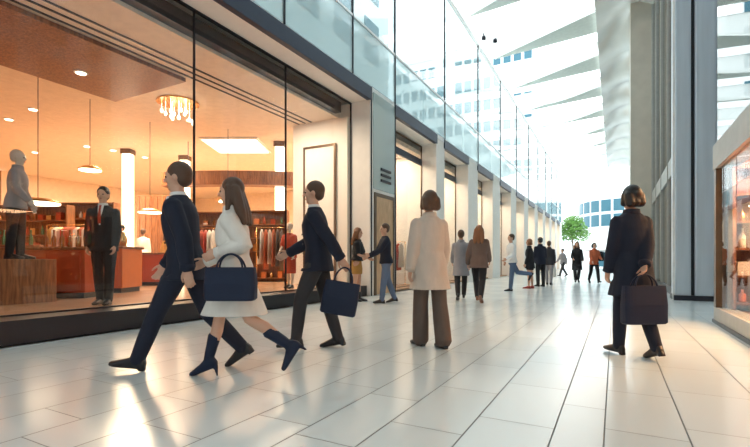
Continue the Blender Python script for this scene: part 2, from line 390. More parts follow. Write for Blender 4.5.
# polished wavy soffit between fins and right wall
bm = bmesh.new(); rows = []
for j in range(0, 141):
    y = -6 + .47 * j; row = []
    for i in range(9):
        t = i / 8; x = XR + (1.5 - XR) * t
        row.append(bm.verts.new((x, y, Z0 + .5 + .22 * math.sin(y * 1.3 + 3 * t) * math.sin(math.pi * t) + .35 * math.sin(math.pi * t))))
    rows.append(row)
for a, b in zip(rows, rows[1:]):
    for i in range(8): bm.faces.new((a[i], a[i + 1], b[i + 1], b[i]))
link('soffit', bm, M['soft_metal'], ce, smooth=True)
# small fixings hung under the first fins
for (x, y) in ((-5.3, 20.4), (-4.9, 20.9)):
    link('ceiling_spotlight', L([(.03, .25), (.03, .1), (.09, .08), (.10, -.06), (.02, -.07)][::-1], 14, (x, y, 11.2)), M['dark_frame'], ce, smooth=True)

# ------------------------------------------------------------------ right side of the arcade
wr = empty('wall_right', (0, 0, 0), kind='structure')
link('stone_pier', B((.62, 2.2, 22.6, 24.0, 0, 14.5)), M['beige_stone'], wr)
link('pier_groove', B((1.45, 1.5, 22.56, 22.6, 0, 14.5), (1.62, 1.68, 22.56, 22.6, 0, 14.5)), M['dark_frame'], wr)
link('plinth', B((1.40, 1.60, 13.9, 22.6, 0, .22)), M['dark_frame'], wr)
for k, (a, b) in enumerate(((13.9, 16.1), (16.1, 18.3), (18.3, 20.5), (20.5, 22.6))):
    link('glass_panel', B(1.46, 1.48, a + .02, b - .02, .22, 12.2), M['glass_right'], wr)
    link('mullion', B(1.40, 1.52, b - .05, b + .02, .2, 12.2), M['grey_stone'], wr)
link('glass_panel', B(1.46, 1.48, 24, 60, .1, 12.2), M['glass_right'], wr)
link('floor_band', B((1.42, 2.4, 13.9, 22.6, 3.4, 3.9), (1.42, 2.4, 24, 60, 3.4, 3.9), (1.42, 2.4, 24, 60, 7.6, 8.1)), M['grey_stone'], wr)
link('back_panel', B((5.0, 5.2, 9, 60, 0, 12.3)), M['grey_stone'], wr)
link('column', B(1.30, 1.62, 13.0, 13.9, 0, 14.5, bevel=.04), M['blue_metal'], wr)
link('column', B(1.69, 2.12, 13.0, 13.9, 0, 14.5, bevel=.04), M['blue_metal'], wr)
link('column_joint', B(1.6, 1.71, 13.1, 13.9, 0, 14.5), M['black'], wr)
link('column_foot', B(1.27, 2.15, 12.95, 13.9, 0, .12), M['dark_frame'], wr)
link('edge_strip', B(1.25, 1.30, 13.05, 13.12, 0, 14.5), M['white'], wr)
link('recess_panel', B((2.12, 2.3, 8.6, 14, 0, 12.3)), M['blue_metal'], wr)
# right-hand shop box
XS = 1.38
sb = empty('wall_shop_right', (0, 0, 0), kind='structure')
link('plinth', B((XS - .02, XS + .2, -2, 8.6, 0, .24)), M['grey_stone'], sb)
link('plinth_trim', B((XS - .04, XS + .0, -2, 8.62, 0, .05)), M['black'], sb)
link('header_band', B((XS - .03, XS + .25, -2, 8.62, 2.36, 2.74)), M['grey_stone'], sb)
link('corner_post', B((XS - .02, XS + .12, 8.45, 8.6, .24, 2.36)), M['bronze'], sb)
for a, b in ((-2, 3.2), (3.2, 6.0), (6.0, 8.45)):
    link('shop_pane', B(XS + .02, XS + .04, a + .02, b - .02, .24, 2.36), M['glass_shop'], sb)
for a, b in ((-2, 3.2), (3.2, 6.0), (6.0, 8.6)):
    link('upper_pane', B(XS + .02, XS + .04, a + .02, b - .02, 2.74, 12), M['glass_right'], sb)
link('end_panel', B((XS + .05, 7.0, 8.5, 8.62, 0, 12)), M['grey_stone'], sb); link('inner_lining', B((XS + .13, 5.2, 8.47, 8.5, .22, 2.56)), M['orange'], sb)
tag(link('ceiling', B((XS + .05, 7.0, -2, 8.5, 2.56, 2.7)), M['shop_ceiling']), kind='structure')
tag(link('floor', B((XS + .05, 7.0, -2, 8.5, 0, .22)), M['wood']), kind='structure')
tag(link('wall_back', B((5.2, 5.4, -2, 8.5, .22, 2.56)), M['shop_wall']), kind='structure')
link('upper_back', B((2.6, 2.8, -2, 8.5, 2.7, 12)), M['grey_stone'], sb)

# ------------------------------------------------------------------ interior shells of the left shops
sh = empty('wall_shop_left', (0, 0, 0), kind='structure')
FZ = .28
tag(link('floor', B((-24, XG - .15, -6, 10.58, 0, FZ), (-24, -8.45, 10.58, 20, 0, FZ)), M['shop_floor']), kind='structure')
tag(link('ceiling', B((-24, -6.8, -6, 10.57, 4.95, 5.1), (-24, -8.46, 10.57, 20, 4.95, 5.1)), M['shop_ceiling']), kind='structure')
tag(link('wall_back', B((-24.2, -24, -6, 20, 0, 5.5)), M['shop_wall']), kind='structure')
tag(link('wall_side', B((-24, -8.46, 20, 20.2, 0, 5.5)), M['shop_wall']), kind='structure'); tag(link('wall_side', B((-24, XG, -6.2, -6, 0, 5.6)), M['shop_wall']), kind='structure')
link('partition', B((-8.45, -8.38, 10.58, 60.2, 0, 5.5), ), M['shop_wall'], sh)
tag(link('wall_end', B((-8.38, XG - .05, 10.45, 10.57, FZ, 4.95)), M['cream']), kind='structure')
link('blind_box', B((-6.85, -6.6, -6, 10.3, 5.02, 5.30)), M['black'], sh)
link('ceiling_raft', B((-10.8, -8.25, -6, 6.6, 4.86, 4.94)), M['wood'], sh)  # added dark board, the dim reflection on this ceiling put into its colour
link('feature_panel', B((-23.98, -23.9, -6, 9.5, FZ, 4.95)), M['wood'], sh)  # added dark panel whose colour stands in for the gloom at the left
link('ceiling_slot', B((-7.70, -7.66, -6, 10.4, 4.93, 4.955), (-7.92, -7.88, -6, 10.4, 4.93, 4.955), (-8.14, -8.10, -6, 10.4, 4.93, 4.955)), M['black'], sh)
for i, (a, b) in enumerate(OPEN):
    tag(link('floor', B((-8.4, XF - .25, a, b, 0, .06)), M['shop_floor']), kind='structure')
    tag(link('ceiling', B((-8.4, XG - .04, a, b, 4.95, 5.1)), M['shop_ceiling']), kind='structure')

# ------------------------------------------------------------------ far buildings, tree
def office(name, x0, x1, y0, y1, h, floor_h, label, nx, z_from=1):
    o = empty(name, (0, 0, 0), 0, label, 'building')
    link('facade', B(x0, x1, y0, y1, -.31, h), M['office'], o)
    k = 0
    nz_ = int((h - 1) / floor_h); w = (x1 - x0) / nx
    for j in range(z_from, nz_):
        for i in range(nx):
            if random.random() < .06: continue
            link('window', B(x0 + w * i + w * .14, x0 + w * (i + 1) - w * .14, y0 - .06, y0 + .02, floor_h * j + 1, floor_h * j + 1 + floor_h * .52), M['window'], o)
            k += 1
    link('parapet', B(x0 - .2, x1 + .2, y0 - .25, y0, h - .3, h + .3), M['office'], o)
    return o
office('office_building', -30, -9.5, 62, 76, 31, 3.0, 'tall white office block with rows of blue windows behind the upper glass', 15, 2)
office('office_building', -46, -33, 46, 60, 18, 3.0, 'lower white office block left of the tall one behind glass', 7, 2)
# drum-shaped building at the end of the arcade
dcx, dcy = at(626, 84)
db = empty('round_building', (dcx, dcy, -.02), 0, 'round glass fronted building closing the far end of the arcade', 'building')
link('podium', L([(8.6, 0), (8.6, 3.6), (8.4, 3.7)], 48), M['office'], db, smooth=False)
link('glass_drum', L([(7.0, 3.7), (7.0, 6.6), (7.3, 6.7)], 48), M['office'], db)
link('upper_drum', L([(8.0, 6.7), (8.0, 12.4)], 48), M['office'], db)
for j in range(2):
    for i in range(24):
        a0 = 2 * math.pi * i / 24; bm = bmesh.new(); rows = []
        for t in (0, .4, .8):
            a = a0 + t * 2 * math.pi / 24
            rows.append([bm.verts.new((r * math.cos(a), r * math.sin(a), z)) for r, z in ((7.95, 7.2 + 2.6 * j), (8.07, 7.2 + 2.6 * j), (8.07, 9.3 + 2.6 * j), (7.95, 9.3 + 2.6 * j))])
        for p, q in zip(rows, rows[1:]):
            for k in range(4): bm.faces.new((p[k], p[(k + 1) % 4], q[(k + 1) % 4], q[k]))
        bm.faces.new(rows[0]); bm.faces.new(rows[-1][::-1])
        link('window', bm, M['window'], db)
link('awning', B((-6.5, 4, -9.6, -8.0, 2.7, 2.95)), M['grey_stone'], db, rz=0)
link('entrance', B((-5.5, 3, -8.7, -7.5, 0.0, 2.5)), M['window'], db)
tx, ty = at(573, 72)
tr = empty('street_tree', (tx, ty, -.02), 0, 'leafy green tree beyond the end of the glass arcade', 'tree')
bm = bmesh.new(); limb(bm, [(0, 0, 0), (.05, 0, 2.5), (-.1, .1, 4.5), (.1, 0, 6.5)], [.2, .16, .12, .05], 10)
for a in range(5): limb(bm, [(0, 0, 3.2 + .4 * a), (1.1 * math.cos(a * 2.2), 1.1 * math.sin(a * 2.2), 4.6 + .4 * a)], [.08, .03], 8)
link('trunk', bm, M['bark'], tr, smooth=True)
bm = bmesh.new(); rnd = random.Random(3)
for i in range(5200):
    c = rnd.choice([(0, 0, 6.2, 2.0), (1.1, .2, 5.4, 1.5), (-1.2, 0, 5.5, 1.5), (.2, 1, 7.2, 1.4), (-.4, -.9, 6.8, 1.4)])
    v = Vector((rnd.gauss(0, 1), rnd.gauss(0, 1), rnd.gauss(0, 1))).normalized() * (c[3] * rnd.random() ** .4)
    p = Vector(c[:3]) + v; s = .11 + .08 * rnd.random()
    q = Matrix.Rotation(rnd.random() * 6.28, 3, 'Z') @ Matrix.Rotation(rnd.random() * 3.1, 3, 'X')
    vs = [bm.verts.new(p + q @ Vector(w) * s) for w in ((-1, 0, 0), (0, -.5, .1), (1.2, 0, 0), (0, .5, .1))]
    bm.faces.new(vs)
link('foliage', bm, M['leaf'], tr)

# ------------------------------------------------------------------ people
class Fig: pass
def rotY(p, a, o):  # lean forward (towards +X) by a about o
    v = p - o; c, s = math.cos(a), math.sin(a)
    return o + Vector((v.x * c + v.z * s, v.y, -v.x * s + v.z * c))
def skeleton(pose):
    """pose in degrees: legs {'L','R'}: (thigh forward, knee flex, foot pitch); arms: (swing forward, out, elbow flex, inward)"""
    P = Fig(); P.pose = pose
    hip = Vector((0, 0, .93)); P.leg = {}
    w = pose.get('hipw', .09); heel = pose.get('heel', 0)
    lows = []
    for s, sg in (('L', 1), ('R', -1)):
        a, k, p = [R(x) for x in pose['leg' + s]]
        h = hip + Vector((0, sg * w, 0)); kn = h + Vector((math.sin(a), sg * .0, -math.cos(a))) * .43
        b = a - k; an = kn + Vector((math.sin(b), -sg * .025 / .43 * .6, -math.cos(b))) * .42
        fd = Vector((math.cos(p), sg * .08, math.sin(p))).normalized(); up = Vector((-math.sin(p), 0, math.cos(p)))
        hl = an - fd * .055 - up * .08; bl = an + fd * .12 - up * .08
        if heel: up = Vector((-math.sin(p), 0, math.cos(p)))
        toe = an + fd * .19 - up * .075
        P.leg[s] = [h, kn, an, fd, up]; lows += [hl.z, toe.z, bl.z]
        if heel: lows += [(hl - up * 0).z]
    dz = -min(lows); P.dz = dz
    sh = Vector((0, 0, dz))
    for s in 'LR':
        q = P.leg[s]; P.leg[s] = [q[0] + sh, q[1] + sh, q[2] + sh, q[3], q[4]]
    P.hip = hip + sh; P.lean = R(pose.get('lean', 3)); o = P.hip
    bodyp = lambda x, y, z: rotY(Vector((x, y, z)) + sh, P.lean, o)
    P.bp = bodyp
    P.U = Vector((0, 1, 0)); P.V = rotY(Vector((1, 0, 0)), P.lean, Vector((0, 0, 0)))
    P.sw = pose.get('shw', .175) - .016
    P.arm = {}
    for s, sg in (('L', 1), ('R', -1)):
        a, out, e, inn = [R(x) for x in pose['arm' + s]]
        S = bodyp(0, sg * P.sw, 1.405)
        d = Vector((math.sin(a) * math.cos(out), sg * math.sin(out), -math.cos(a) * math.cos(out)))
        E = S + d * .29
        b = a + e
        f = Vector((math.sin(b) * math.cos(inn), -sg * math.sin(inn) + sg * math.sin(out) * .4, -math.cos(b) * math.cos(inn))).normalized()
        W = E + f * .25
        P.arm[s] = [S, E, W, f]
    P.turn = R(pose.get('turn', 0)); P.nod = R(pose.get('nod', 0))
    nb = bodyp(0.01, 0, 1.52)
    def hp(x, y, z):
        v = Vector((x, y, z)) - Vector((.01, 0, 1.52))
        v = Matrix.Rotation(P.turn, 3, 'Z') @ (Matrix.Rotation(P.nod, 3, 'Y') @ v)
        return nb + rotY(v, P.lean * .4, Vector((0, 0, 0)))
    P.hp = hp
    P.hm = Matrix.Rotation(P.turn, 3, 'Z') @ Matrix.Rotation(P.nod + P.lean * .4, 3, 'Y')
    return P
def hand(bm, W, f, sg, curl=35, fat=1.0):
    n = Vector((0, -sg, 0)); n = (n - f * n.dot(f)).normalized()      # palm faces the thigh
    t = f.cross(n) * sg
    if t.x < 0: t = -t                                                 # thumb side forward
    loft(bm, [(W - f * .02, t, n, .027, .021), (W + f * .02, t, n, .033, .018), (W + f * .06, t, n, .041, .016), (W + f * .088, t, n, .040, .014)], 12)
    for k, (off, ln) in enumerate(((.030, .068), (.010, .076), (-.011, .071), (-.031, .056))):
        p = W + f * .08 + t * off; pts = [p]; d = f.copy()
        for j, q in enumerate((.45, .32, .25)):
            a = R(curl * (.6 + .25 * j)) + R(3 * k); d = (d * math.cos(a) + n * math.sin(a)).normalized()
            p = p + d * ln * q * 1.15; pts.append(p)
        limb(bm, pts, [.0092 * fat, .0088 * fat, .0082 * fat, .0072 * fat], 8, n, 2)
    p = W + f * .025 + t * .026; q = p + (f * .6 + t * .7 + n * .35).normalized() * .036; r = q + (f * .85 + t * .25 + n * .45).normalized() * .030; s = r + (f * .9 + n * .5).normalized() * .024
    limb(bm, [p - f * .01, q, r, s], [.014, .011 * fat, .010 * fat, .008 * fat], 8, n, 2)
def foot_rings(an, fd, up, grow=0, sole=.075, arch=0):
    side = up.cross(fd).normalized(); g = grow; out = []
    for x, w, h0, h1 in ((-.068, .022, .028, .045), (-.055, .032, .004, .085), (-.02, .036, 0, .11), (.03, .036, 0, .095), (.08, .043, 0, .07), (.125, .047, 0, .055), (.165, .043, 0, .042), (.195, .030, .003, .034), (.208, .016, .008, .024)):
        zc = (h0 + h1) / 2; hh = (h1 - h0) / 2
        out.append((an + fd * x * (1 + g * 3) + up * (zc - .08), side, up, w * .88 + g, hh + g, .8))
    return out
def person(label, spec, px, d, heading, floor=0, name='person', cat='person', group=None, vox=.009, skinm='skin', at_xy=None):
    x, y = at_xy if at_xy else at(px, d)
    s = spec.get('h', 1.76) / 1.76
    root = empty(name, (x, y, floor), heading, label, cat, group)
    P = skeleton(spec); Sc = Matrix.Scale(s, 4)
    fem = spec.get('fem', False); U, V = P.U, P.V; bp = P.bp
    # ---- continuous body
    bm = bmesh.new()
    wa = .13 if fem else .145; ch = .15 if fem else .168
    loft(bm, [(bp(-.01, 0, .84), U, V, .10, .08), (bp(-.01, 0, .90), U, V, .158, .105), (bp(-.01, 0, .98), U, V, .155, .105), (bp(0, 0, 1.08), U, V, wa, .09),
              (bp(.005, 0, 1.20), U, V, ch * .95, .105), (bp(.005, 0, 1.32), U, V, ch, .112), (bp(0, 0, 1.41), U, V, ch + .01, .09), (bp(-.005, 0, 1.46), U, V, .10, .07), (bp(0, 0, 1.49), U, V, .06, .06)], 20)
    limb(bm, [bp(-.005, 0, 1.42), bp(0, 0, 1.50), P.hp(.012, 0, 1.60)], [.062, .054, .052] if not fem else [.052, .045, .044], 14)
    hm = P.hm
    ball(bm, P.hp(-.004, 0, 1.668), .098, .076, .104, 18, 14, hm); ball(bm, P.hp(.028, 0, 1.598), .060, .052, .066, 14, 10, hm)
    ball(bm, P.hp(.058, 0, 1.558), .024, .026, .018, 10, 8, hm)                                   # chin
    limb(bm, [P.hp(.086, 0, 1.668), P.hp(.102, 0, 1.645), P.hp(.112, 0, 1.626)], [.008, .011, .014], 8)   # nose
    ball(bm, P.hp(.082, 0, 1.684), .016, .05, .012, 12, 8, hm)                                    # brow
    for sg in (1, -1):
        ball(bm, P.hp(-.005, sg * .078, 1.645), .020, .010, .032, 10, 8, hm)                      # ear
        ball(bm, P.hp(.062, sg * .038, 1.625), .026, .022, .024, 10, 8, hm)                       # cheek
    for sx, sg in (('L', 1), ('R', -1)):
        S, E, W, f = P.arm[sx]; k = .88 if fem else 1
        limb(bm, [S, S.lerp(E, .45), E, E.lerp(W, .35), W], [.050 * k, .044 * k, .036 * k, .038 * k, .026 * k], 12)
        hand(bm, W, f, sg, spec.get('curl' + sx, 32), 1.05)
        h, kn, an, fd, up = P.leg[sx]
        limb(bm, [h + Vector((0, 0, .02)), h.lerp(kn, .45), kn, kn.lerp(an, .35) - fd * .012, an], [.088, .076, .052, .054, .034] if spec['bottom'][0] != 'trousers' else [.080, .064, .043, .043, .032], 14)
        loft(bm, foot_rings(an, fd, up, -.003), 12)
    fuse('body', bm, M[skinm], root, vox * .8 * s if vox < .012 else vox, 2, Sc)
    for sg in (1, -1):
        bm = bmesh.new(); ball(bm, P.hp(.083, sg * .030, 1.656), .011, .013, .009, 10, 8, hm); bmesh.ops.transform(bm, matrix=Sc, verts=bm.verts)
        link('eye', bm, M['eye'], root, smooth=True)
    bm = bmesh.new(); ball(bm, P.hp(.086, 0, 1.592), .010, .022, .007, 10, 8, hm); bmesh.ops.transform(bm, matrix=Sc, verts=bm.verts)
    link('mouth', bm, M['lips'], root, smooth=True)
    # ---- hair
    hs, hmn = spec.get('hair', ('short', 'hair_brown'))
    bm = bmesh.new()
    ball(bm, P.hp(-.020, 0, 1.690), .103, .087, .100, 18, 14, hm); ball(bm, P.hp(-.045, 0, 1.645), .070, .078, .075, 14, 10, hm)
    if hs == 'long':
        for yy in (-.058, 0, .058): limb(bm, [P.hp(-.05, yy, 1.68), P.hp(-.075, yy * 1.2, 1.58), bp(-.10, yy * 1.4, 1.48), bp(-.13, yy * 1.4, 1.36)], [.05, .052, .05, .03], 10)
        for sg in (1, -1): limb(bm, [P.hp(.0, sg * .075, 1.69), P.hp(-.005, sg * .085, 1.60), bp(.01, sg * .085, 1.48)], [.03, .032, .022], 10)
    if hs == 'bob':
        for yy in (-.06, 0, .06): limb(bm, [P.hp(-.05, yy, 1.68), P.hp(-.07, yy, 1.58)], [.05, .05], 10)
        for sg in (1, -1): limb(bm, [P.hp(.0, sg * .075, 1.69), P.hp(.0, sg * .082, 1.58)], [.03, .032], 10)
    if hs == 'bun': ball(bm, P.hp(-.115, 0, 1.72), .045, .045, .045, 12, 10, hm)
    fuse('hair', bm, M[hmn], root, max(vox, .008), 2, Sc)
    # ---- top
    kind, tm = spec['top'][0], spec['top'][1]; hem = spec['top'][2]; flare = spec['top'][3] if len(spec['top']) > 3 else 0
    bulk = spec.get('bulk', .018); bm = bmesh.new(); shd = P.sw
    rings = []
    if hem < .84:
        st = max(P.leg['L'][1].x, P.leg['R'][1].x); sb_ = min(P.leg['L'][1].x, P.leg['R'][1].x)
        k = min(1, (.9 - hem) / .45)
        cx = (st + sb_) / 2 * k; hv = ((st - sb_) / 2 * k) * .75 + .13 + bulk + flare
        rings.append((P.hip + Vector((cx, 0, hem - .93)), Vector((0, 1, 0)), Vector((1, 0, 0)), .175 + bulk + flare * .8, hv, .9))
        rings.append((P.hip + Vector((cx * .5, 0, (hem - .93) * .5 - .02)), Vector((0, 1, 0)), Vector((1, 0, 0)), .172 + bulk + flare * .4, (hv + .13 + bulk) / 2, .92))
    rings += [(bp(-.005, 0, max(hem, .80)), U, V, .182 + bulk, .140 + bulk), (bp(-.005, 0, max(hem, .80) + .06), U, V, .176 + bulk, .130 + bulk)]
    wz = spec.get('waist', .5)
    rings += [(bp(-.005, 0, .98), U, V, .168 + bulk, .122 + bulk), (bp(0, 0, 1.08), U, V, wa + .012 + bulk, .098 + bulk), (bp(.008, 0, 1.22), U, V, ch + bulk, .115 + bulk + (.01 if fem else 0)),
              (bp(.006, 0, 1.32), U, V, ch + .008 + bulk, .118 + bulk), (bp(0, 0, 1.40), U, V, ch + .016 + bulk, .098 + bulk * .8), (bp(-.006, 0, 1.455), U, V, .125 + bulk * .5, .075 + bulk * .5), (bp(0, 0, 1.50), U, V, .068 + bulk * .3, .064 + bulk * .3)]
    loft(bm, rings, 22)
    slv = spec.get('sleeve', 1.0)
    for sx in 'LR':
        S, E, W, f = P.arm[sx]; b2 = bulk + .004
        if slv >= 1: limb(bm, [S, S.lerp(E, .5), E, E.lerp(W, .45), W - f * .01], [.050 + b2, .046 + b2, .042 + b2, .040 + b2, .032 + b2 * .8], 14)
        else: limb(bm, [S, S.lerp(E, .8)], [.06 + b2, .052 + b2], 14)
    top_ = fuse(kind, bm, M[tm], root, vox, 3, Sc)
    if kind in ('jacket', 'coat') and vox < .012:
        for k in range(3):
            bb = bmesh.new(); q = bp(.115 + bulk + .012, .012, 1.22 - .1 * k); ball(bb, q, .006, .011, .011, 10, 6); bmesh.ops.transform(bb, matrix=Sc, verts=bb.verts)
            link('button', bb, M['leather'], top_, smooth=True)
    if kind == 'coat' or (kind == 'jacket' and not spec.get('collar')):
        bm = bmesh.new(); loft(bm, [(bp(-.004, 0, 1.455), U, V, .105, .085), (bp(-.004, 0, 1.49), U, V, .088, .082), (bp(-.008, 0, 1.525), U, V, .080, .078), (bp(-.008, 0, 1.53), U, V, .066, .064)], 20)
        bmesh.ops.transform(bm, matrix=Sc, verts=bm.verts); link('coat_collar', bm, M[tm], top_, smooth=True)
    if vox < .012 and kind in ('coat', 'jacket'):
        for sx in 'LR':
            S, E, W, f = P.arm[sx]; bm = bmesh.new(); tube(bm, [W - f * .035, W + f * .008, W + f * .012], [.040 + bulk * .75, .039 + bulk * .75, .034 + bulk * .5], 16); bmesh.ops.transform(bm, matrix=Sc, verts=bm.verts); link('cuff', bm, M[tm], top_, smooth=True)
    if spec.get('collar'):
        bm = bmesh.new(); loft(bm, [(bp(.0, 0, 1.475), U, V, .078, .074), (bp(.004, 0, 1.515), U, V, .066, .064), (bp(.006, 0, 1.528), U, V, .062, .060)], 18)
        if spec['collar'][1:]:
            loft(bm, [(bp(.075, 0, 1.50), U, V, .042, .018), (bp(.105, 0, 1.42), U, V, .036, .022), (bp(.125, 0, 1.33), U, V, .022, .022), (bp(.135, 0, 1.20), U, V, .010, .012)], 12)
        bmesh.ops.transform(bm, matrix=Sc, verts=bm.verts); shirt_ = link('shirt', bm, M[spec['collar'][0]], root, smooth=True)
        if spec['collar'][1:]:
            bm = bmesh.new(); loft(bm, [(bp(.095, 0, 1.495), U, V, .016, .012), (bp(.125, 0, 1.42), U, V, .015, .010), (bp(.145, 0, 1.34), U, V, .022, .010), (bp(.150, 0, 1.22), U, V, .020, .008)], 10)
            bmesh.ops.transform(bm, matrix=Sc, verts=bm.verts); link('necktie', bm, M[spec['collar'][1]], shirt_, smooth=True)
    # ---- bottom
    bk, bmn = spec['bottom'][:2]; bm = bmesh.new()
    if bk == 'trousers':
        fl = spec['bottom'][2] if len(spec['bottom']) > 2 else 0
        loft(bm, [(bp(-.01, 0, .82), U, V, .12, .09), (bp(-.01, 0, .88), U, V, .172, .122), (bp(-.01, 0, .98), U, V, .168, .118), (bp(0, 0, 1.06), U, V, wa + .014, .102)], 20)
        for sx in 'LR':
            h, kn, an, fd, up = P.leg[sx]
            limb(bm, [h + Vector((0, 0, .0)), h.lerp(kn, .45), kn, kn.lerp(an, .5), an - (kn - an).normalized() * .02], [.098, .091, .073 + fl * .4, .068 + fl * .7, .058 + fl], 16)
        fuse('trousers', bm, M[bmn], root, vox, 3, Sc)
    elif bk == 'skirt':
        hz = spec['bottom'][2]; st = max(P.leg['L'][1].x, P.leg['R'][1].x); sb_ = min(P.leg['L'][1].x, P.leg['R'][1].x); k = min(1, (.93 - hz) / .45)
        Y_, X_ = Vector((0, 1, 0)), Vector((1, 0, 0))
        loft(bm, [(P.hip + Vector(((st + sb_) / 2 * k, 0, hz - .93)), Y_, X_, .17, (st - sb_) / 2 * k + .11), (P.hip + Vector(((st + sb_) / 4 * k, 0, (hz - .93) / 2)), Y_, X_, .175, (st - sb_) / 4 * k + .125),
                  (bp(-.01, 0, .95), U, V, .168, .12), (bp(0, 0, 1.07), U, V, wa + .014, .102)], 22)
        fuse('skirt', bm, M[bmn], root, vox, 3, Sc)
    # ---- footwear
    sk, sm = spec.get('shoes', ('shoe', 'leather'))
    for sx in 'LR':
        h, kn, an, fd, up = P.leg[sx]; bm = bmesh.new()
        loft(bm, foot_rings(an, fd, up, .006), 14)
        side = up.cross(fd).normalized()
        if sk == 'heeled_boot':
            # a wedge of sole under the raised heel and a slim spike
            limb(bm, [an + (kn - an).normalized() * .23, an + (kn - an).normalized() * .1, an], [.058, .050, .043], 14)
            hp_ = an - fd * .045 - up * .07; lo = Vector((hp_.x - .015, hp_.y, 0.004))
            if spec.get('spike', True) and sx in spec.get('down', 'LR') and hp_.z > .03: limb(bm, [hp_, lo], [.022, .010], 10)
            elif hp_.z > .03: limb(bm, [hp_, hp_ - up * .07], [.02, .010], 10)
        elif sk == 'boot':
            limb(bm, [an + (kn - an).normalized() * .12, an], [.058, .05], 14)
            loft(bm, [(an - fd * .05 - up * .10, fd, side, .028, .032, .7), (an - fd * .045 - up * .065, fd, side, .03, .034, .7)], 12)
        else:
            loft(bm, [(an - fd * .045 - up * .095, fd, side, .026, .031, .7), (an - fd * .042 - up * .065, fd, side, .03, .034, .7)], 12)
        fuse(sk if sk != 'heeled_boot' else 'heeled_boot', bm, M[sm], root, min(vox, .009), 1, Sc)
    def world(v): return Matrix.Translation((x, y, floor)) @ Matrix.Rotation(heading, 4, 'Z') @ Sc @ v
    P.world = world; P.root = root; P.s = s; P.heading = heading
    return P
def tote(P, sx, label, m, w=.36, h=.32, t=.12, drop=.2, swing=0, cat='bag', name='shopping_bag', straps=.2, rot=0, yoff=0, grip='hand'):
    S, E, W, f = P.arm[sx]; g = P.world(W + f * .10 if grip == 'hand' else E.lerp(W, .35) - Vector((0, 0, .04)))
    o = empty(name, (g.x, g.y, g.z), P.heading + rot, label, cat)
    o.rotation_euler = (0, R(swing), P.heading + rot)
    bm = bmesh.new(); X_, Y_ = Vector((1, 0, 0)), Vector((0, 1, 0))
    zt = -straps
    loft(bm, [(Vector((0, yoff, zt - h)), X_, Y_, w * .46, t * .46, .35), (Vector((0, yoff, zt - h + .015)), X_, Y_, w * .5, t * .5, .35), (Vector((0, yoff, zt - h * .5)), X_, Y_, w * .51, t * .5, .4), (Vector((0, yoff, zt)), X_, Y_, w * .49, t * .34, .4), (Vector((0, yoff, zt - .01)), X_, Y_, w * .46, t * .28, .4), (Vector((0, yoff, zt - .1)), X_, Y_, w * .42, t * .2, .4)], 28)
    link('bag_body', bm, m, o)
    for sg in (1, -1):
        bm = bmesh.new(); pts = []
        for i in range(13):
            a = math.pi * i / 12; pts.append((math.cos(a) * w * .26, yoff + sg * t * .3 * (1 - .8 * math.sin(a)), zt - .02 + math.sin(a) * (straps + .01)))
        tube(bm, pts, .008, 8, Vector((0, 1, .1)))
        link('handle', bm, m, o, smooth=True)
    return o
WALK_A = dict(legL=(24, 6, 6), legR=(-14, 22, -28), armL=(-18, 8, 12, 0), armR=(22, 8, 22, 0))
WALK_B = dict(legR=(24, 6, 6), legL=(-14, 22, -28), armR=(-18, 8, 12, 0), armL=(22, 8, 22, 0))
STAND = dict(legL=(4, 4, 0), legR=(-3, 3, 0), armL=(4, 8, 14, 4), armR=(0, 8, 14, 4))
def S_(base, **k):
    d = dict(base); d.update(k); return d

# man in navy, near left, striding left
p1 = person('man in a navy suit striding left, nearest the dark window plinth', S_(WALK_A, legL=(27, 4, 8), legR=(-20, 24, -34), armL=(-22, 8, 14, 0), armR=(14, 8, 20, 0), top=('jacket', 'navy', .80, .01), collar=('white_cloth', 'navy'), bottom=('trousers', 'navy'), hair=('short', 'hair_brown'), h=1.86, lean=6, bulk=.022), 186, 3.92, img(182), vox=.009)
# woman in off-white coat with navy bag and heeled boots
p2 = person('woman in an off-white coat and navy heeled ankle boots walking left', S_(WALK_B, fem=True, shw=.155, legR=(24, 10, -22), legL=(-20, 36, -58), armR=(16, 10, 50, 0), armL=(-35, 8, 108, 4), top=('coat', 'offwhite', .56, .05), bottom=('skirt', 'offwhite', .62), shoes=('heeled_boot', 'navy_leather'), down='R', hair=('long', 'hair_brown'), h=1.60, lean=4, bulk=.024), 236, 3.62, img(180), vox=.009)
tote(p2, 'L', 'navy leather handbag held at the hip of the woman in off-white', M['navy_leather'], .38, .25, .14, straps=.11, name='handbag', yoff=.10, grip='crook')
# man with large navy bag
p3 = person('man in a navy jacket and black boots walking left between the two shopfront mullions', S_(WALK_A, legL=(23, 16, -4), legR=(-11, 6, -10), armL=(-34, 10, 2, 0), armR=(20, 8, 42, 0), top=('jacket', 'navy', .82, .01), collar=('white_cloth',), bottom=('trousers', 'charcoal'), shoes=('boot', 'leather'), hair=('short', 'hair_brown'), h=1.80, lean=4, bulk=.022), 318, 4.85, img(180), vox=.009)
tote(p3, 'L', 'large navy shopping bag swinging behind the man in the navy jacket', M['navy_leather'], .37, .34, .14, straps=.16, swing=-10)
# beige coat woman
p4 = person('woman in a long beige coat and wide brown trousers seen from behind', S_(WALK_A, fem=True, shw=.165, legL=(8, 4, 0), legR=(-8, 8, -6), armL=(-6, 13, 12, 0), armR=(8, 13, 14, 0), top=('coat', 'beige_coat', .66, .04), bottom=('trousers', 'taupe', .035), hair=('bob', 'hair_brown'), h=1.72, lean=2, bulk=.026), 430, 4.95, img(110), vox=.010)
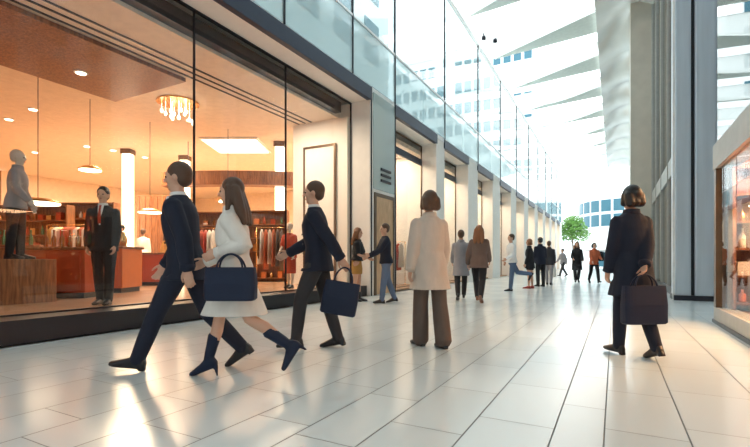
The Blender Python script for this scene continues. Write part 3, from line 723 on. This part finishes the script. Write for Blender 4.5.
# couple
p5 = person('woman with long auburn hair and mustard skirt facing the man in dark blue', S_(STAND, fem=True, shw=.155, armL=(20, 10, 70, 10), armR=(10, 10, 60, 10), top=('blouse', 'blackcloth', .98), sleeve=.5, bottom=('skirt', 'mustard', .66), shoes=('boot', 'leather'), hair=('long', 'hair_ginger'), h=1.72), 357, 10.5, img(-10), vox=.014)
p6 = person('man in a dark blue shirt and jeans reaching towards the woman in mustard', S_(WALK_A, legL=(10, 4, 0), legR=(-10, 10, -12), armL=(36, 6, 30, 0), armR=(24, 8, 40, 0), top=('shirt_top', 'navy', .88), bottom=('trousers', 'denim'), shoes=('boot', 'leather'), hair=('short', 'hair_brown'), h=1.78), 386, 10.1, img(195), vox=.014)
# middle group
p7 = person('person in a dark grey coat half hidden left of the woman in brown', S_(WALK_B, top=('coat', 'grey_cloth', .62, .03), bottom=('trousers', 'blackcloth'), hair=('short', 'hair_brown'), h=1.72), 461, 11.0, img(80), vox=.015)
p8 = person('woman in a brown jacket and black trousers walking away beside the cream pier', S_(WALK_A, fem=True, shw=.16, armL=(0, 18, 18, 0), top=('jacket', 'brown_cloth', .80, .03), bottom=('trousers', 'blackcloth'), shoes=('boot', 'brown_leather'), hair=('long', 'hair_ginger'), h=1.78, bulk=.028), 479, 10.3, img(70), vox=.014)
p9 = person('man in a white shirt and blue jeans with one leg swung out', S_(WALK_A, legL=(8, 4, 0), legR=(-34, 50, -60), armL=(10, 12, 50, 5), armR=(-10, 12, 40, 5), top=('shirt_top', 'white_cloth', .88), bottom=('trousers', 'denim'), hair=('short', 'hair_brown'), h=1.80), 512, 14.2, img(190), vox=.016)
p10 = person('woman in a short black coat with bare legs left of the suited pair', S_(STAND, fem=True, shw=.15, top=('coat', 'blackcloth', .72, .02), bottom=('skirt', 'blackcloth', .66), shoes=('shoe', 'redleather'), hair=('bob', 'hair_ginger'), h=1.70), 530, 15.4, img(150), vox=.018)
p11 = person('man in a black suit standing in the middle of the far group', S_(STAND, top=('jacket', 'navy', .80), bottom=('trousers', 'blackcloth'), hair=('short', 'hair_black'), h=1.82), 540.5, 16.6, img(100), vox=.018)
p12 = person('person in a dark jacket right beside the man in the black suit', S_(STAND, top=('jacket', 'charcoal', .80), bottom=('trousers', 'grey_cloth'), hair=('short', 'hair_brown'), h=1.74), 549, 17.9, img(60), vox=.018)
tote(p12, 'R', 'off-white shopping bag hanging beside the suited pair', M['offwhite'], .34, .34, .12, straps=.12)
p13 = person('small distant figure in grey near the last shopfronts', S_(WALK_A, top=('jacket', 'grey_cloth', .8), bottom=('trousers', 'charcoal'), hair=('short', 'hair_black'), h=1.70), 563, 27, img(200), vox=.022)
p14 = person('woman in a long black coat with auburn hair walking alone in the distance', S_(WALK_B, fem=True, shw=.16, armR=(10, 12, 60, 10), top=('coat', 'blackcloth', .56, .03), bottom=('trousers', 'blackcloth'), shoes=('boot', 'leather'), hair=('long', 'hair_ginger'), h=1.80), 577, 19.6, img(250), vox=.018)
p15 = person('woman in a rust orange jacket and black trousers in the distance', S_(WALK_A, fem=True, shw=.16, armL=(15, 12, 60, 10), top=('jacket', 'orangecloth', .82, .02), bottom=('trousers', 'blackcloth'), shoes=('boot', 'leather'), hair=('bob', 'hair_black'), h=1.74), 594, 19.2, img(265), vox=.018)
# backpack of the woman in orange
bx, by = at(600, 19.5)
bp_ = empty('backpack', (bx, by, .95), img(265), 'black backpack worn by the woman in the rust orange jacket', 'backpack')
bm = bmesh.new(); X_, Y_ = Vector((1, 0, 0)), Vector((0, 1, 0))
loft(bm, [(Vector((0, 0, 0)), X_, Y_, .07, .13, .5), (Vector((0, 0, .1)), X_, Y_, .09, .16, .5), (Vector((0, 0, .32)), X_, Y_, .08, .15, .5), (Vector((0, 0, .42)), X_, Y_, .04, .09, .7)], 20)
link('pack_body', bm, M['blackcloth'], bp_, smooth=True)
bm = bmesh.new(); tube(bm, [(.06, .09, .02), (.2, .1, .1), (.24, .1, .3), (.08, .09, .42)], .012, 8); link('strap', bm, M['blackcloth'], bp_)
# woman on the right with large bag
p16 = person('woman in a long navy coat walking away on the right, nearest the camera', S_(WALK_A, fem=True, shw=.165, legL=(10, 4, 0), legR=(-6, 20, -20), armL=(4, 9, 14, 4), armR=(-28, -15, 4, 18), top=('coat', 'navy', .62, .04), bottom=('trousers', 'navy'), shoes=('boot', 'leather'), hair=('bob', 'hair_black'), h=1.68, bulk=.024), 633, 4.45, img(98), vox=.010)
tote(p16, 'R', 'wide navy tote bag carried low behind the woman in the navy coat', M['navy_leather'], .44, .36, .12, straps=.12, rot=R(90), yoff=.0)

# people inside the shops
person('man in a black suit with white shirt and red tie inside the window', S_(STAND, top=('jacket', 'blackcloth', .80), collar=('white_cloth', 'redcloth'), bottom=('trousers', 'blackcloth'), hair=('short', 'hair_black'), h=1.80), 104, 6.9, img(280), floor=FZ, vox=.014)
person('shopper in a white top deep inside the big shop', S_(STAND, fem=True, shw=.16, top=('blouse', 'white_cloth', .80, .02), bottom=('trousers', 'denim'), hair=('short', 'hair_brown'), h=1.76), 143, 15.2, img(100), floor=FZ, vox=.02)
person('shopper in mustard standing beside the wooden screen deep in the shop', S_(WALK_A, fem=True, shw=.16, top=('blouse', 'mustard', .80, .02), bottom=('trousers', 'charcoal'), hair=('long', 'hair_brown'), h=1.72), 168, 14.0, img(60), floor=FZ, vox=.02)
person('dark clothed shopper among the shelves deep in the shop', S_(STAND, top=('jacket', 'brown_cloth', .80), bottom=('trousers', 'blackcloth'), hair=('short', 'hair_black'), h=1.76), 122, 13.5, img(240), floor=FZ, vox=.02)
person('dark figure behind the tinted glass beside the blue-grey column', S_(STAND, top=('coat', 'blackcloth', .6), bottom=('trousers', 'blackcloth'), hair=('short', 'hair_black'), h=1.74), 668, 15, img(200), floor=0, vox=.016, at_xy=(2.0, 16.2))

# ------------------------------------------------------------------ furnishing of the big shop
def mannequin(px, d, heading, z, label, dress, kind='skirt', h=1.75, plinth=0, dm=None):
    x, y = at(px, d)
    if plinth:
        o = link('display_plinth', B(-.4, .4, -.4, .4, 0, plinth, bevel=.01), M['wood'], loc=(x, y, z)); tag(o, label.replace('mannequin', 'plinth under the mannequin'), 'plinth')
    spec = S_(STAND, fem=True, shw=.155, armL=(4, 12, 20, 4), armR=(10, 12, 30, 4), top=('dress_top' if kind == 'skirt' else 'jacket', dress, .82), sleeve=.4 if kind == 'skirt' else 1, bottom=(kind, dm or dress, .40) if kind == 'skirt' else (kind, dm or dress), hair=('short', 'mann'), shoes=('shoe', 'leather'), h=h)
    return person(label, spec, px, d, heading, floor=z + plinth, name='mannequin', cat='mannequin', vox=.014, skinm='mann')
mannequin(290, 11.0, img(250), FZ, 'mannequin in a long red dress near the right end of the big window', 'redcloth', h=1.6)
mannequin(16, 7.2, img(20), FZ, 'mannequin in a grey top at the far left of the big window', 'grey_cloth', 'trousers', plinth=.7, dm='blackcloth')

ORD = ['first', 'second', 'third', 'fourth', 'fifth', 'sixth', 'seventh', 'eighth', 'ninth', 'tenth', 'eleventh', 'twelfth', 'thirteenth', 'fourteenth']
def counter(px, d, rz, w, dp, h, m, label):
    x, y = at(px, d); o = empty('display_counter', (x, y, FZ), rz, label, 'counter')
    link('counter_base', B(-w / 2 + .04, w / 2 - .04, -dp / 2 + .04, dp / 2 - .04, 0, .1), M['black'], o)
    link('counter_body', B(-w / 2, w / 2, -dp / 2, dp / 2, .1, h - .05, bevel=.015), m, o)
    link('counter_top', B(-w / 2 - .03, w / 2 + .03, -dp / 2 - .03, dp / 2 + .03, h - .05, h, bevel=.01), M['wood'], o)
    for k in range(int(w / .45)):
        xx = -w / 2 + .05 + k * (w - .1) / int(w / .45)
        link('counter_panel', B(xx + .02, xx + (w - .1) / int(w / .45) - .02, -dp / 2 - .015, -dp / 2 + .01, .16, h - .12, bevel=.005), m, o)
    return o
counter(62, 8.3, img(0), 1.3, .7, .92, M['red'], 'red lacquered counter on the left inside the window')
counter(112, 9.7, img(0), .9, .8, .98, M['orange'], 'rust orange lacquered counter right of the red one')
counter(150, 12.4, img(0), 1.2, .6, .9, M['red'], 'small red counter deeper in the shop before the wooden screen')
counter(16, 9.5, img(0), 1.6, .8, 1.0, M['wood'], 'walnut counter at the far left inside the window')
def goods(px, d, z, kind, m, rz, label, group):
    x, y = at(px, d)
    if kind == 'bottle': o = link('bottle', L([(.036, 0), (.04, .02), (.04, .17), (.014, .23), (.014, .30), (.017, .31), (.017, .33)], 12), m, smooth=True)
    elif kind == 'vase': o = link('vase', L([(.05, 0), (.08, .08), (.09, .16), (.04, .26), (.05, .32)], 14), m, smooth=True)
    else:
        o = link('gift_box', B((-.09, .09, -.06, .06, 0, .14)), m)
    o.location = (x, y, z); o.rotation_euler = (0, 0, rz); tag(o, label, kind if kind != 'box' else 'box', group)
    return o
for k in range(5): goods(46 + 8 * k, 8.3, FZ + .92, 'bottle', M['bottle'], 0, ORD[k] + ' amber bottle from the left standing on the red counter inside the window', 'bottles on the red counter')
for k in range(4): goods(99 + 8 * k, 9.7, FZ + .98, 'vase' , M['gold'], 0, ORD[k] + ' brass vase from the left standing on the rust orange counter', 'vases on the orange counter')
for k in range(4): goods(4 + 9 * k, 9.5, FZ + 1.0, 'bottle', M['bottle_g'], 0, ORD[k] + ' green bottle from the left standing on the walnut counter', 'bottles on the walnut counter')

def shelf_unit(x, y, rz, w, h, n, label, m, seed=0, goodies=True, z=FZ, grp='goods'):
    o = empty('shelf_unit', (x, y, z), rz, label, 'shelf')
    link('side_panel', B(-w / 2, -w / 2 + .04, -.18, .18, 0, h), m, o); link('side_panel', B(w / 2 - .04, w / 2, -.18, .18, 0, h), m, o)
    link('back_panel', B(-w / 2, w / 2, .15, .18, 0, h), m, o)
    rn = random.Random(seed); proto = None
    for k in range(n + 1):
        zz = .1 + (h - .14) * k / n
        link('shelf', B(-w / 2 + .04, w / 2 - .04, -.17, .15, zz, zz + .03), m, o)
        if goodies and k < n:
            xx = -w / 2 + .14; nn = 0
            while xx < w / 2 - .1:
                mn = rn.choice(['bottle', 'gold', 'bottle_g', 'orange', 'red', 'offwhite']); mm = M[mn]; cn = dict(bottle='amber', gold='brass', bottle_g='green', orange='orange', red='red', offwhite='off-white')[mn]
                hh = rn.uniform(.16, .3)
                if rn.random() < .5: g2 = link('bottle', L([(.04, 0), (.045, .02), (.045, hh * .6), (.016, hh * .75), (.016, hh)], 10), mm, smooth=True); c_ = 'bottle'
                else: g2 = link('storage_box', B(-.07, .07, -.08, .08, 0, hh * .8, bevel=.004), mm); c_ = 'box'
                g2.matrix_world = Matrix.Translation((x, y, z)) @ Matrix.Rotation(rz, 4, 'Z') @ Matrix.Translation((xx, -.02, zz + .03))
                tag(g2, cn + (' bottle' if c_ == 'bottle' else ' box') + ', ' + ORD[nn] + ' on level ' + ['one', 'two', 'three', 'four', 'five', 'six'][k] + ' of ' + label, c_, ('bottles' if c_ == 'bottle' else 'boxes') + ' on the ' + label)
                nn += 1; xx += rn.uniform(.19, .3)
    return o
for i, (px, d, w, h, lab) in enumerate([(30, 13.0, 2.4, 2.3, 'walnut shelves behind red counter'), (82, 14.0, 2.2, 2.5, 'walnut shelves left of lit column'),
                                         (215, 14.8, 1.9, 2.3, 'walnut shelves behind white-coated woman'), (262, 14.4, 1.7, 2.3, 'walnut shelves left of red dress')]):
    x, y = at(px, d); shelf_unit(x, y, img(0), w, h, 5, lab, M['wood'], i)
# wooden screen, lit columns, lowered canopy, hanging lamps
x, y = at(158, 16.5); o = empty('wooden_screen', (x, y, FZ), img(0), 'tall walnut screen standing behind the shopper in mustard', 'screen')
link('screen_panel', B(-.75, .75, -.04, .04, 0, 3.1), M['wood'], o)
for k in range(7): link('screen_batten', B(-.72 + k * .225, -.66 + k * .225, -.07, -.04, .05, 3.05), M['wood'], o)
for i, (px, d) in enumerate(((128, 16.0), (185, 17.0), (280, 15.0))):
    x, y = at(px, d); o = empty('lit_column', (x, y, FZ), img(0), ['glowing white display column left of the wooden screen', 'glowing white display column right of the wooden screen', 'glowing white display column near the red dress'][i], 'column lamp')
    link('column_core', B(-.14, .14, -.14, .14, .1, 4.5), M['lamp_soft'], o); link('column_base', B(-.18, .18, -.18, .18, 0, .1), M['bronze'], o); link('column_cap', B(-.18, .18, -.18, .18, 4.5, 4.67), M['bronze'], o)
x, y = at(238, 15.5); o = empty('bar_canopy', (x, y, 3.15 + FZ), img(0), 'curved walnut canopy hanging over the shelves behind the woman in off-white', 'canopy')
bm = bmesh.new(); rows = []
for i in range(17):
    t = i / 16; a = (t - .5) * 1.6; xx = 2.3 * math.sin(a) / math.sin(.8); yy = -1.1 * math.cos(a)
    rows.append([bm.verts.new(p) for p in ((xx, yy, 0), (xx, yy + .5, 0), (xx, yy + .5, .45), (xx, yy, .45))])
for a, b in zip(rows, rows[1:]):
    for k in range(4): bm.faces.new((a[k], a[(k + 1) % 4], b[(k + 1) % 4], b[k]))
bm.faces.new(rows[0]); bm.faces.new(rows[-1][::-1])
link('canopy_band', bm, M['wood'], o)
link('canopy_cable', B((-1.5, -1.48, -.6, -.58, .45, 1.52), (1.48, 1.5, -.6, -.58, .45, 1.52)), M['dark_frame'], o)
def pendant(px, d, z, r, label):
    x, y = at(px, d); o = empty('pendant_lamp', (x, y, z), 0, label, 'lamp')
    link('cord', L([(.008, .08), (.008, 4.95 - z)], 8), M['dark_frame'], o)
    link('lamp_shade', L([(r, 0), (r * 1.02, .02), (r * .6, .09), (.03, .12)], 24), M['gold'], o, smooth=True)
    link('diffuser', L([(r * .96, -.02), (r * .97, 0)], 24), M['lamp'], o)
pendant(38, 9.6, 2.2, .42, 'wide glowing disc pendant lamp at the left of the big window')
pendant(150, 12.8, 2.35, .32, 'glowing disc pendant lamp before the wooden screen')
pendant(90, 11.0, 3.2, .25, 'small disc pendant lamp above the rust orange counter')
pendant(228, 13.5, 2.75, .28, 'disc pendant lamp above the woman in off-white')
# recessed ceiling lights
DL = [(81, 68, 'nearest the upper left of the big window'), (33, 109, 'second recessed light from the left edge'), (9, 119, 'recessed light closest to the left edge'), (113, 150, 'above the lit column'), (87, 146, 'above the rust orange counter'),
      (35, 152, 'low over the wide pendant lamp'), (145, 157, 'deep in the shop over the wooden screen'), (190, 120, 'beside the second mullion')]
for px, yy, lab in DL:
    d = 4.0 * 445 / (261 - yy); x, y = at(px, d)
    o = empty('downlight', (x, y, 4.86 if -10.8 < x < -8.25 and y < 6.6 else 4.95), 0, 'round recessed ceiling light ' + lab, 'ceiling light')
    link('trim_ring', L([(.13, 0), (.13, -.015), (.10, -.02)][::-1], 20), M['white'], o); link('lens', L([(.09, -.03), (.095, -.018)], 20), M['lamp'], o)
x, y = at(237, 15.3); o = empty('ceiling_light_panel', (x, y, 4.95), img(0), 'large lit square ceiling panel in the middle of the big shop', 'ceiling light')
link('light_tray', B(-.95, .95, -.95, .95, -.06, 0), M['white'], o); link('diffuser', B(-.88, .88, -.88, .88, -.08, -.058), M['lamp_soft'], o)
# chandelier of small glass drops near the window
x, y = at(178, 11.2)
o = empty('chandelier', (x, y, 4.95), 0, 'chandelier of small lit glass drops close under the big shop ceiling', 'chandelier')
link('ceiling_plate', L([(.5, -.04), (.5, 0)], 24), M['gold'], o)
for k in range(14):
    a = k * 2.4; rr = .12 + .33 * (k / 14); bm = bmesh.new(); ball(bm, (rr * math.cos(a), rr * math.sin(a), -.22 - .12 * (k % 3)), .035, .035, .05, 10, 8)
    tube(bm, [(rr * math.cos(a), rr * math.sin(a), -.2 - .12 * (k % 3)), (rr * math.cos(a), rr * math.sin(a), -.04)], .004, 6)
    link('glass_drop', bm, M['lamp'], o, smooth=True)
# tall framed door leaf and mirrors inside the end wall of the big shop
o = empty('fitting_room_door', (-7.4, 10.43, FZ), 0, 'tall pale door leaf with bronze frame at the end of the big shop', 'door')
link('door_leaf', B(-.5, .5, -.03, 0, 0, 3.9), M['cream'], o); link('door_frame', B((-.56, -.5, -.05, 0, 0, 3.96), (.5, .56, -.05, 0, 0, 3.96), (-.5, .5, -.05, 0, 3.9, 3.96)), M['bronze'], o); link('door_handle', B(.36, .4, -.08, -.03, .9, 1.5), M['gold'], o)

# ------------------------------------------------------------------ small shops
def garment_rail(x, y, rz, z, label, n, seed):
    rn = random.Random(seed); o = empty('garment_rail', (x, y, z), rz, label, 'clothes rail'); w = n * .11 + .2
    bm = bmesh.new(); tube(bm, [(-w / 2, 0, 0), (-w / 2, 0, 1.6), (w / 2, 0, 1.6), (w / 2, 0, 0)], .015, 8, Vector((0, 1, 0))); link('rail_frame', bm, M['gold'], o, smooth=True)
    link('rail_foot', B((-w / 2 - .02, -w / 2 + .02, -.25, .25, 0, .03), (w / 2 - .02, w / 2 + .02, -.25, .25, 0, .03)), M['gold'], o)
    for k in range(n):
        xx = -w / 2 + .15 + k * .11; mn = rn.choice(['mustard', 'redcloth', 'beige_coat', 'offwhite', 'brown_cloth', 'orangecloth']); mm = M[mn]; ln = rn.uniform(.8, 1.1)
        bm = bmesh.new(); X_, Y_ = Vector((1, 0, 0)), Vector((0, 1, 0))
        loft(bm, [(Vector((0, 0, 1.5 - ln)), X_, Y_, .035, .25, .8), (Vector((0, 0, 1.2)), X_, Y_, .03, .2), (Vector((0, 0, 1.45)), X_, Y_, .025, .21), (Vector((0, 0, 1.55)), X_, Y_, .012, .05)], 14)
        g2 = link('hanging_garment', bm, mm, smooth=True); g2.matrix_world = Matrix.Translation((x, y, z)) @ Matrix.Rotation(rz, 4, 'Z') @ Matrix.Translation((xx, 0, 0))
        tag(g2, dict(mustard='mustard', redcloth='red', beige_coat='beige', offwhite='off-white', brown_cloth='brown', orangecloth='orange')[mn] + ' garment, ' + ORD[k] + ' from the left on the ' + label, 'garment', 'garments on the ' + label)
ordn = ['first', 'second', 'third', 'fourth', 'fifth', 'sixth', 'seventh', 'eighth', 'ninth', 'tenth']
for i, (a, b) in enumerate(OPEN):
    m_ = (a + b) / 2
    if i < 6:
        shelf_unit(-8.1, m_ - .6, R(90), 1.6, 3.2, 5, 'oak shelves in %s small shop' % ordn[i], M['wood_light'], 20 + i, goodies=i < 3, z=.06)
        if i < 3: garment_rail(-7.3, b - .7, R(0), .06, 'brass rail in %s small shop' % ordn[i], 7, i)
    o = link('display_table', B((-.35, .35, -.5, .5, .82, .88), (-.32, -.26, -.46, -.40, 0, .82), (.26, .32, -.46, -.40, 0, .82), (-.32, -.26, .40, .46, 0, .82), (.26, .32, .40, .46, 0, .82)), M['wood'], loc=(-7.2, a + .8, .06))
    tag(o, 'low walnut display table in the %s small shop' % ordn[i], 'table')
for (px, d, n, lab) in ((70, 11.5, 9, 'brass rail behind red counter'), (200, 12.6, 8, 'brass rail right of wooden screen'), (272, 12.4, 6, 'brass rail near red dress')):
    x, y = at(px, d); garment_rail(x, y, img(0), FZ, lab, n, px)
# ------------------------------------------------------------------ right-hand shop
for i in range(3): shelf_unit(4.9, .6 + 2.6 * i, R(-90), 2.2, 2.0, 4, '%s walnut shelves in right-hand shop' % ordn[i], M['wood'], 40 + i, z=.22)
shelf_unit(2.45, 8.28, 0, 1.9, 2.1, 5, 'orange-lit shelves at end of right-hand shop', M['wood'], 61, z=.22)
for k, (x, y) in enumerate(((1.75, 7.7), (2.15, 7.5))):  # pendants added to brighten this end of the shop
    o = empty('pendant_lamp', (x, y, 1.7 + .2 * k), 0, ['low brass pendant lamp just inside the right-hand shop window', 'higher brass pendant lamp further inside the right-hand shop window'][k], 'lamp')
    link('cord', L([(.006, .08), (.006, .86 - .2 * k)], 8), M['dark_frame'], o); sh_ = link('lamp_shade', L([(.16, 0), (.165, .02), (.10, .09), (.03, .12)], 20), M['gold'], o, smooth=True); link('diffuser', L([(.15, -.01), (.155, 0)], 20), M['lamp'], sh_)
o = empty('display_counter', (2.5, 6.2, .22), R(90), 'low walnut counter inside the right-hand shop window', 'counter')
link('counter_body', B(-.9, .9, -.35, .35, 0, .8, bevel=.01), M['wood'], o); link('counter_top', B(-.95, .95, -.4, .4, .8, .85, bevel=.01), M['orange'], o)
